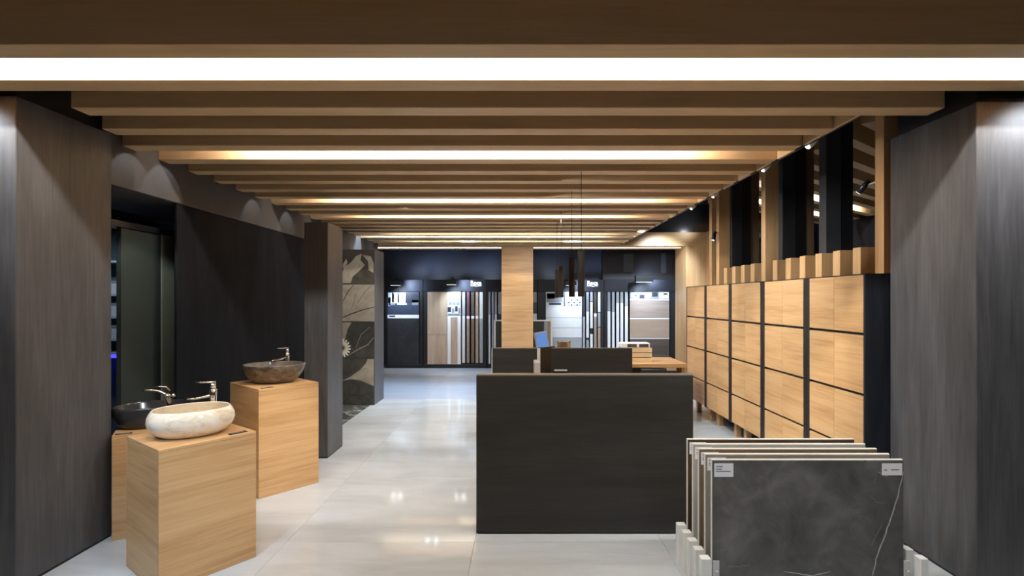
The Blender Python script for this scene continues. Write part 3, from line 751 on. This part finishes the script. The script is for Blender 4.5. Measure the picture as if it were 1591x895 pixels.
# ------------------------------------------------------------------ sample racks in the back showroom
RY = 11.8
phot = stone('photo_dark_room', ((0.010, 0.014, 0.03), (0.05, 0.06, 0.09), (0.45, 0.5, 0.6)), 5, 0.3, (1, 1, 2), (0.42, 0.75), 3)
photl = stone('photo_light_room', ((0.05, 0.05, 0.055), (0.42, 0.44, 0.47), (0.75, 0.77, 0.8)), 9, 0.3, (1, 1, 2), (0.36, 0.55), 2)
slate = stone('slate_sample', ((0.022, 0.023, 0.026), (0.045, 0.046, 0.05)), 4, 0.4, distort=1.0)
oakpl = grain('limed_oak_sample', 'z', ((0.33, 0.24, 0.165), (0.44, 0.335, 0.24), (0.52, 0.41, 0.31)), 0.45, 0.8, 12)
whitet = plain('white_sample', (0.66, 0.69, 0.69), 0.3, var=0.03)
greyt = plain('grey_sample', (0.32, 0.34, 0.36), 0.3, var=0.05)
taupe = grain('taupe_wood_sample', 'x', ((0.24, 0.19, 0.155), (0.36, 0.29, 0.24)), 0.4, 0.8, 10)
tanw = grain('tan_wood_sample', 'x', ((0.30, 0.22, 0.155), (0.40, 0.30, 0.22)), 0.4, 0.8, 10)
brw = grain('brown_wood_sample', 'x', ((0.06, 0.045, 0.038), (0.12, 0.095, 0.08)), 0.4, 0.8, 10)
def rx(px): return wx(px, RY)
def rz(py): return max(0.0, wz(py, RY))
ZT, ZBm = rz(453.5), rz(566)
def rack(label, pxa, pxb, sign=None, posts=()):
    xc = (rx(pxa) + rx(pxb)) / 2; w2 = (rx(pxb) - rx(pxa)) / 2
    t = thing('sample_rack', label, 'display rack', (xc, RY, 0), 0, 'black tile sample racks')
    box('header', -w2 + 0.002, w2 - 0.002, 0.0, 0.45, rz(453), rz(434.5), plain('header_black', (0.014, 0.015, 0.019), 0.55, spec=0.3), t, 0.004)
    box('plinth', -w2 + 0.002, w2 - 0.002, 0.0, 0.45, 0.0, ZBm - 0.005, black, t, 0.004)
    box('back_board', -w2 + 0.002, w2 - 0.002, 0.41, 0.45, ZBm - 0.004, rz(453) - 0.001, black, t, 0.002)
    for a, b in posts:
        box('upright', rx(a) - xc, rx(b) - xc, 0.02, 0.40, ZBm - 0.004, rz(453) - 0.001, black, t, 0.002)
    return t, xc
def swing(t, xc, a, b, pieces, depth=0.03):
    """sample board: pieces = [(py_top, py_bottom, material)], a sub-part each"""
    xa, xb = rx(a) - xc, rx(b) - xc
    pnl = box('sample_board', xa, xb, 0.012, 0.012 + depth, ZBm, ZT - 0.002, black, t, 0.001)
    cx_ = (xa + xb) / 2; cy_ = 0.012 + depth / 2
    for ya, yb, m in pieces:
        box('sample_piece', xa + 0.001 - cx_, xb - 0.001 - cx_, 0.002 - cy_, 0.0118 - cy_, rz(yb) - ZBm + 0.001, min(rz(ya), ZT - 0.002) - ZBm - 0.001, m, pnl, 0)
    return pnl
def edge(t, xc, a, b, pieces): swing(t, xc, a, b, pieces, 0.34)
def print_rects(pnl, a, b, items, d=0.03):
    cx_ = (rx(a) + rx(b)) / 2
    for (x0_, x1_, y0_, y1_, m) in items:
        box('photo_print', rx(x0_) - cx_, rx(x1_) - cx_, -d / 2 - 0.0118, -d / 2 - 0.0102, rz(y1_) - ZBm, rz(y0_) - ZBm, m, pnl, 0)
ph_w = plain('photo_white', (0.62, 0.68, 0.74), 0.4); ph_g = plain('photo_grey', (0.20, 0.22, 0.25), 0.4); ph_d = plain('photo_dark', (0.025, 0.03, 0.04), 0.4)
ph_b = plain('photo_slate_blue', (0.035, 0.045, 0.075), 0.4)
# rack with slate board
t, xc = rack('sample rack with dark slate board and night photo, leftmost by the mural wall', 598, 657, posts=((598.5, 601), (651.5, 656.5)))
p = swing(t, xc, 602, 651, [(453.5, 489, ph_b), (489, 494.5, paper), (494.5, 566, slate)])
print_rects(p, 602, 651, [(603, 630, 454.5, 471, ph_w), (603, 607, 462, 476, ph_g), (609, 612, 455, 470, ph_g), (618, 620, 455, 470, ph_g), (630.5, 650, 454.5, 470, ph_d),
    (604, 614, 471.3, 474, ph_g), (617, 632, 471.3, 473.5, ph_w), (640, 650, 466, 474, ph_g), (605, 614, 490.3, 492.5, inkblk)])
# rack with oak board
t, xc = rack('sample rack with limed oak board, left of the oak post', 657.3, 756, posts=((657.6, 663.5), (751, 755.6)))
swing(t, xc, 664, 694.5, [(453.5, 520, oakpl), (520.3, 566, oakpl)])
p = swing(t, xc, 695, 716, [(453.5, 490.5, ph_w), (491, 566, paper)])
print_rects(p, 695, 716, [(697.5, 702, 461, 468, ph_g), (703, 708, 461, 468, ph_g), (709, 714, 461, 468, ph_g), (697.5, 702, 469, 474, ph_g), (703, 708, 469, 474, ph_g), (709, 714, 469, 474, ph_g),
    (695.5, 701, 477, 485, ph_d), (702, 706, 479, 486, ph_g), (707, 711, 476, 484, ph_d), (712, 715.5, 478, 487, ph_g), (696, 715, 487.5, 490, ph_g)])
box('sample_piece', -0.075, 0.075, -0.032, -0.0255, rz(565) - ZBm, rz(493) - ZBm, oakpl, p, 0)
for (a, b, up, lo) in ((718, 722.5, greyt, whitet), (725, 729.5, plain('plum_sample', (0.10, 0.05, 0.07), 0.4), taupe), (732, 736.8, brw, plain('umber_sample', (0.17, 0.11, 0.075), 0.4)),
                       (738.8, 743.2, tanw, tanw), (745, 750.2, whitet, greyt)):
    edge(t, xc, a, b, [(453.5, 491, up), (491, 495, paper), (495, 564, lo)])
def sign_text(t, px, py, xc):
    cu = bpy.data.curves.new('sign', 'FONT'); cu.body = 'Roca'; cu.size = 0.122; cu.extrude = 0.004; cu.offset = 0.003
    tmp = bpy.data.objects.new('tmp', cu); C.objects.link(tmp)
    dg = bpy.context.evaluated_depsgraph_get()
    me = bpy.data.meshes.new_from_object(tmp.evaluated_get(dg)); bpy.data.objects.remove(tmp)
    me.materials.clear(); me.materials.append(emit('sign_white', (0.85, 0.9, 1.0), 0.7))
    link('sign_lettering', me, t, (rx(px) - xc, -0.006, rz(py)), (math.radians(90), 0, 0))
    pts = [(rx(px) - xc + 0.25 * i / 8, rz(py) - 0.024 - (0.008 if i in (4, 5) else 0)) for i in range(9)]
    ribbon('sign_underline', pts, 0.016, -0.003, MATS['sign_white'], t)
sign_text(t, 731, 442.3, xc)
# rack partly behind the oak post
t, xc = rack('sample rack of narrow pale boards, half hidden behind the oak post', 756.3, 834.8, posts=((756.6, 758.5), (800, 806)))
for (a, b, m) in ((759, 762, whitet), (764, 767, greyt), (768.5, 772, whitet), (774, 779, plain('moss_sample', (0.05, 0.055, 0.05), 0.4)), (782, 787, whitet), (790, 795, taupe)):
    edge(t, xc, a, b, [(453.5, 488, greyt), (488.3, 565, m)])
swing(t, xc, 812, 834, [(453.5, 470, ph_g), (470.5, 487, ph_b), (487.3, 500, paper), (500, 566, slate)])
# rack with white board
t, xc = rack('sample rack with white wall tile board behind the pendants', 835.1, 938.5, posts=((835.4, 847), (934, 938.2)))
p = swing(t, xc, 848, 904, [(453.5, 477, ph_w), (477, 493.7, whitet), (494, 509.3, whitet), (509.6, 524.5, whitet), (524.8, 566, greyt)])
print_rects(p, 848, 904, [(849, 874, 455, 470, ph_g), (850, 862, 456, 464, whitet), (853, 872, 470.5, 474, ph_d), (876, 878, 454, 476, ph_d)] +
    [(882 + 4.4 * i, 885 + 4.4 * i, yy_, yy_ + 2.2, ph_d if (i + q) % 2 else ph_g) for i in range(5) for q, yy_ in enumerate((465, 469, 473))])
for (a, b, pcs) in ((905.5, 909, [(453.5, 492, slate), (492, 564, greyt)]), (911, 915, [(453.5, 484, ph_g), (484, 525, whitet), (528, 564, greyt)]),
                    (917, 921, [(453.5, 468, greyt), (469, 510, whitet), (519, 564, whitet)]), (923, 927, [(453.5, 487, brw), (487, 492, paper), (492, 564, taupe)]),
                    (929, 933, [(453.5, 485, whitet), (486, 508, greyt), (509, 564, tanw)])):
    edge(t, xc, a, b, pcs)
sign_text(t, 912, 442.5, xc)
# rack with banded wood board
t, xc = rack('rightmost sample rack with banded taupe and brown wood board', 938.8, 1052, posts=((939, 943), (1041.5, 1051.5)))
for (a, b, c) in ((944, 948.5, 483), (951, 955, 484), (957.5, 962, 470), (964, 968.3, 470), (971, 975.7, 475)):
    edge(t, xc, a, b, [(453.5, c, ph_g if a < 950 else greyt), (c + 0.4, 564, whitet)])
p = swing(t, xc, 978.6, 1040, [(453.5, 465, ph_g), (465, 467, paper), (467.3, 494, taupe), (494.2, 496, paper), (496.2, 525, tanw), (525.3, 526.6, paper), (527, 566, brw)])
print_rects(p, 978.6, 1040, [(981, 990, 455, 461, ph_w), (986, 992, 459, 464, ph_w), (994, 1001, 458, 463.5, ph_d), (1002, 1011, 455, 462, ph_w), (1013, 1022, 454, 461, ph_d),
    (1024, 1039, 454, 464, ph_w), (1031, 1037, 456, 458, ph_d)])
# lamps on the racks
ll = ('black clip lamp over the slate sample rack', 'black clip lamp beside the lettering over the limed oak board', 'black clip lamp over the white tile board', 'large black clip lamp over the banded wood board')
for k, (px, py, s) in enumerate(((621, 441, 1.0), (705, 440, 1.0), (884, 441, 1.0), (994, 434, 1.6))):
    t = thing('clip_lamp', ll[k], 'lamp', (rx(px), RY, rz(434.5)), 0, 'clip lamps on the racks')
    box('bracket', -0.04, 0.04, -0.012, 0.004, -0.09, -0.01, black, t, 0.002)
    zz = rz(py) - rz(434.5)
    tube('arm', [(0, -0.012, -0.05), (0, -0.06, 0.02), (0, -0.26, 0.05), (0, -0.40, max(zz, -0.06) + 0.06)], [0.012] * 4, black, t, 8)
    box('head', -0.12 * s, 0.12 * s, -0.46, -0.34, zz - 0.045 * s, zz + 0.05 * s, black, t, 0.008)
    box('lens', -0.10 * s, 0.10 * s, -0.445, -0.355, zz - 0.048 * s, zz - 0.0455 * s, emit('cool_lens', COOL, 2.5), t, 0)
    spot((rx(px), RY - 0.36, rz(py) - 0.06 * s - 0.01), (rx(px) + 0.25, RY + 0.1, rz(py) - 0.75), 45, COOL, 130, 0.9)
    spot((rx(px) + 0.16 * s, RY - 0.30, rz(py) - 0.01), (rx(px) + 0.35, RY + 0.02, rz(py) - 0.01), 34.0, (0.5, 0.65, 1.0), 90, 1.0, 0.06)
# white framed stand behind the oak post
wf = thing('framed_stand', 'white framed display stand with dark panel, behind the oak post', 'display stand', (wx(813, 11.45), 11.45, 0))
hw2 = (857 - 769) / 2 * 11.45 / F_PX; zt = wz(497, 11.45)
for s in (-1, 1):
    box('frame_upright', s * hw2 - 0.02, s * hw2 + 0.02, -0.02, 0.02, 0, zt, white, wf, 0.003)
    box('foot', s * hw2 - 0.02, s * hw2 + 0.02, -0.13, -0.021, 0, 0.03, white, wf, 0.003)
box('frame_rail', -hw2 + 0.021, hw2 - 0.021, -0.02, 0.02, zt - 0.03, zt, white, wf, 0.003)
box('panel', -hw2 + 0.021, hw2 - 0.17, -0.008, 0.008, 0.12, zt - 0.031, plain('moss_panel', (0.035, 0.04, 0.033), 0.4), wf, 0.001)
box('strip_panel', hw2 - 0.165, hw2 - 0.10, -0.008, 0.008, 0.12, zt - 0.031, greyt, wf, 0.001)
box('strip_panel', hw2 - 0.095, hw2 - 0.022, -0.008, 0.008, 0.12, zt - 0.031, taupe, wf, 0.001)

# ------------------------------------------------------------------ shelf beyond the sliding door
SHY = 5.05; SHX = -3.885
sh = thing('shelf_unit', 'blue lit shelf seen through the gap beside the sliding door', 'shelf', (SHX, SHY, 0))
box('upright', -0.30, -0.28, -0.12, 0.15, 0, 2.3, black, sh); box('upright', 0.28, 0.30, -0.12, 0.15, 0, 2.3, black, sh)
box('back_board', -0.279, 0.279, 0.13, 0.15, 0, 2.3, plain('teal_back', (0.10, 0.15, 0.18), 0.5), sh)
zs = [wz(v, SHY - 0.12) for v in (408, 460, 495, 530, 551)]
for z in zs: box('shelf_board', -0.279, 0.279, -0.12, 0.129, z, z + 0.02, plain('shelf_white', (0.55, 0.62, 0.68), 0.4), sh, 0.002)
box('led_strip', -0.279, 0.279, -0.124, -0.1205, zs[4] - 0.03, zs[4] + 0.0, emit('blue_led', (0.03, 0.03, 1.0), 3.0), sh, 0)
spot((SHX + 0.2, SHY - 0.9, 2.3), (SHX, SHY, 1.4), 14, COOL, 80, 0.8)
bl = ('pale box on the top lit shelf beside the sliding door', 'pale box on the second lit shelf beside the sliding door', 'pale box on the third lit shelf beside the sliding door')
for k in range(3):
    b_ = thing('storage_box', bl[k], 'box', (SHX + 0.06, SHY - 0.02, zs[k + 1] + 0.0205), 0, 'boxes on the lit shelf')
    box('carton', -0.12, 0.12, -0.07, 0.07, 0, 0.10, paper, b_, 0.003)
    box('lid', -0.124, 0.124, -0.074, 0.074, 0.1005, 0.125, greyt, b_, 0.003)

# scallops of small spots on the left soffit
for y in (3.80, 4.15, 5.55, 6.35):
    spot((-2.62, y, 2.62), (-2.85, y, 2.40), 1.3, NEUT, 80, 0.15, 0.01)
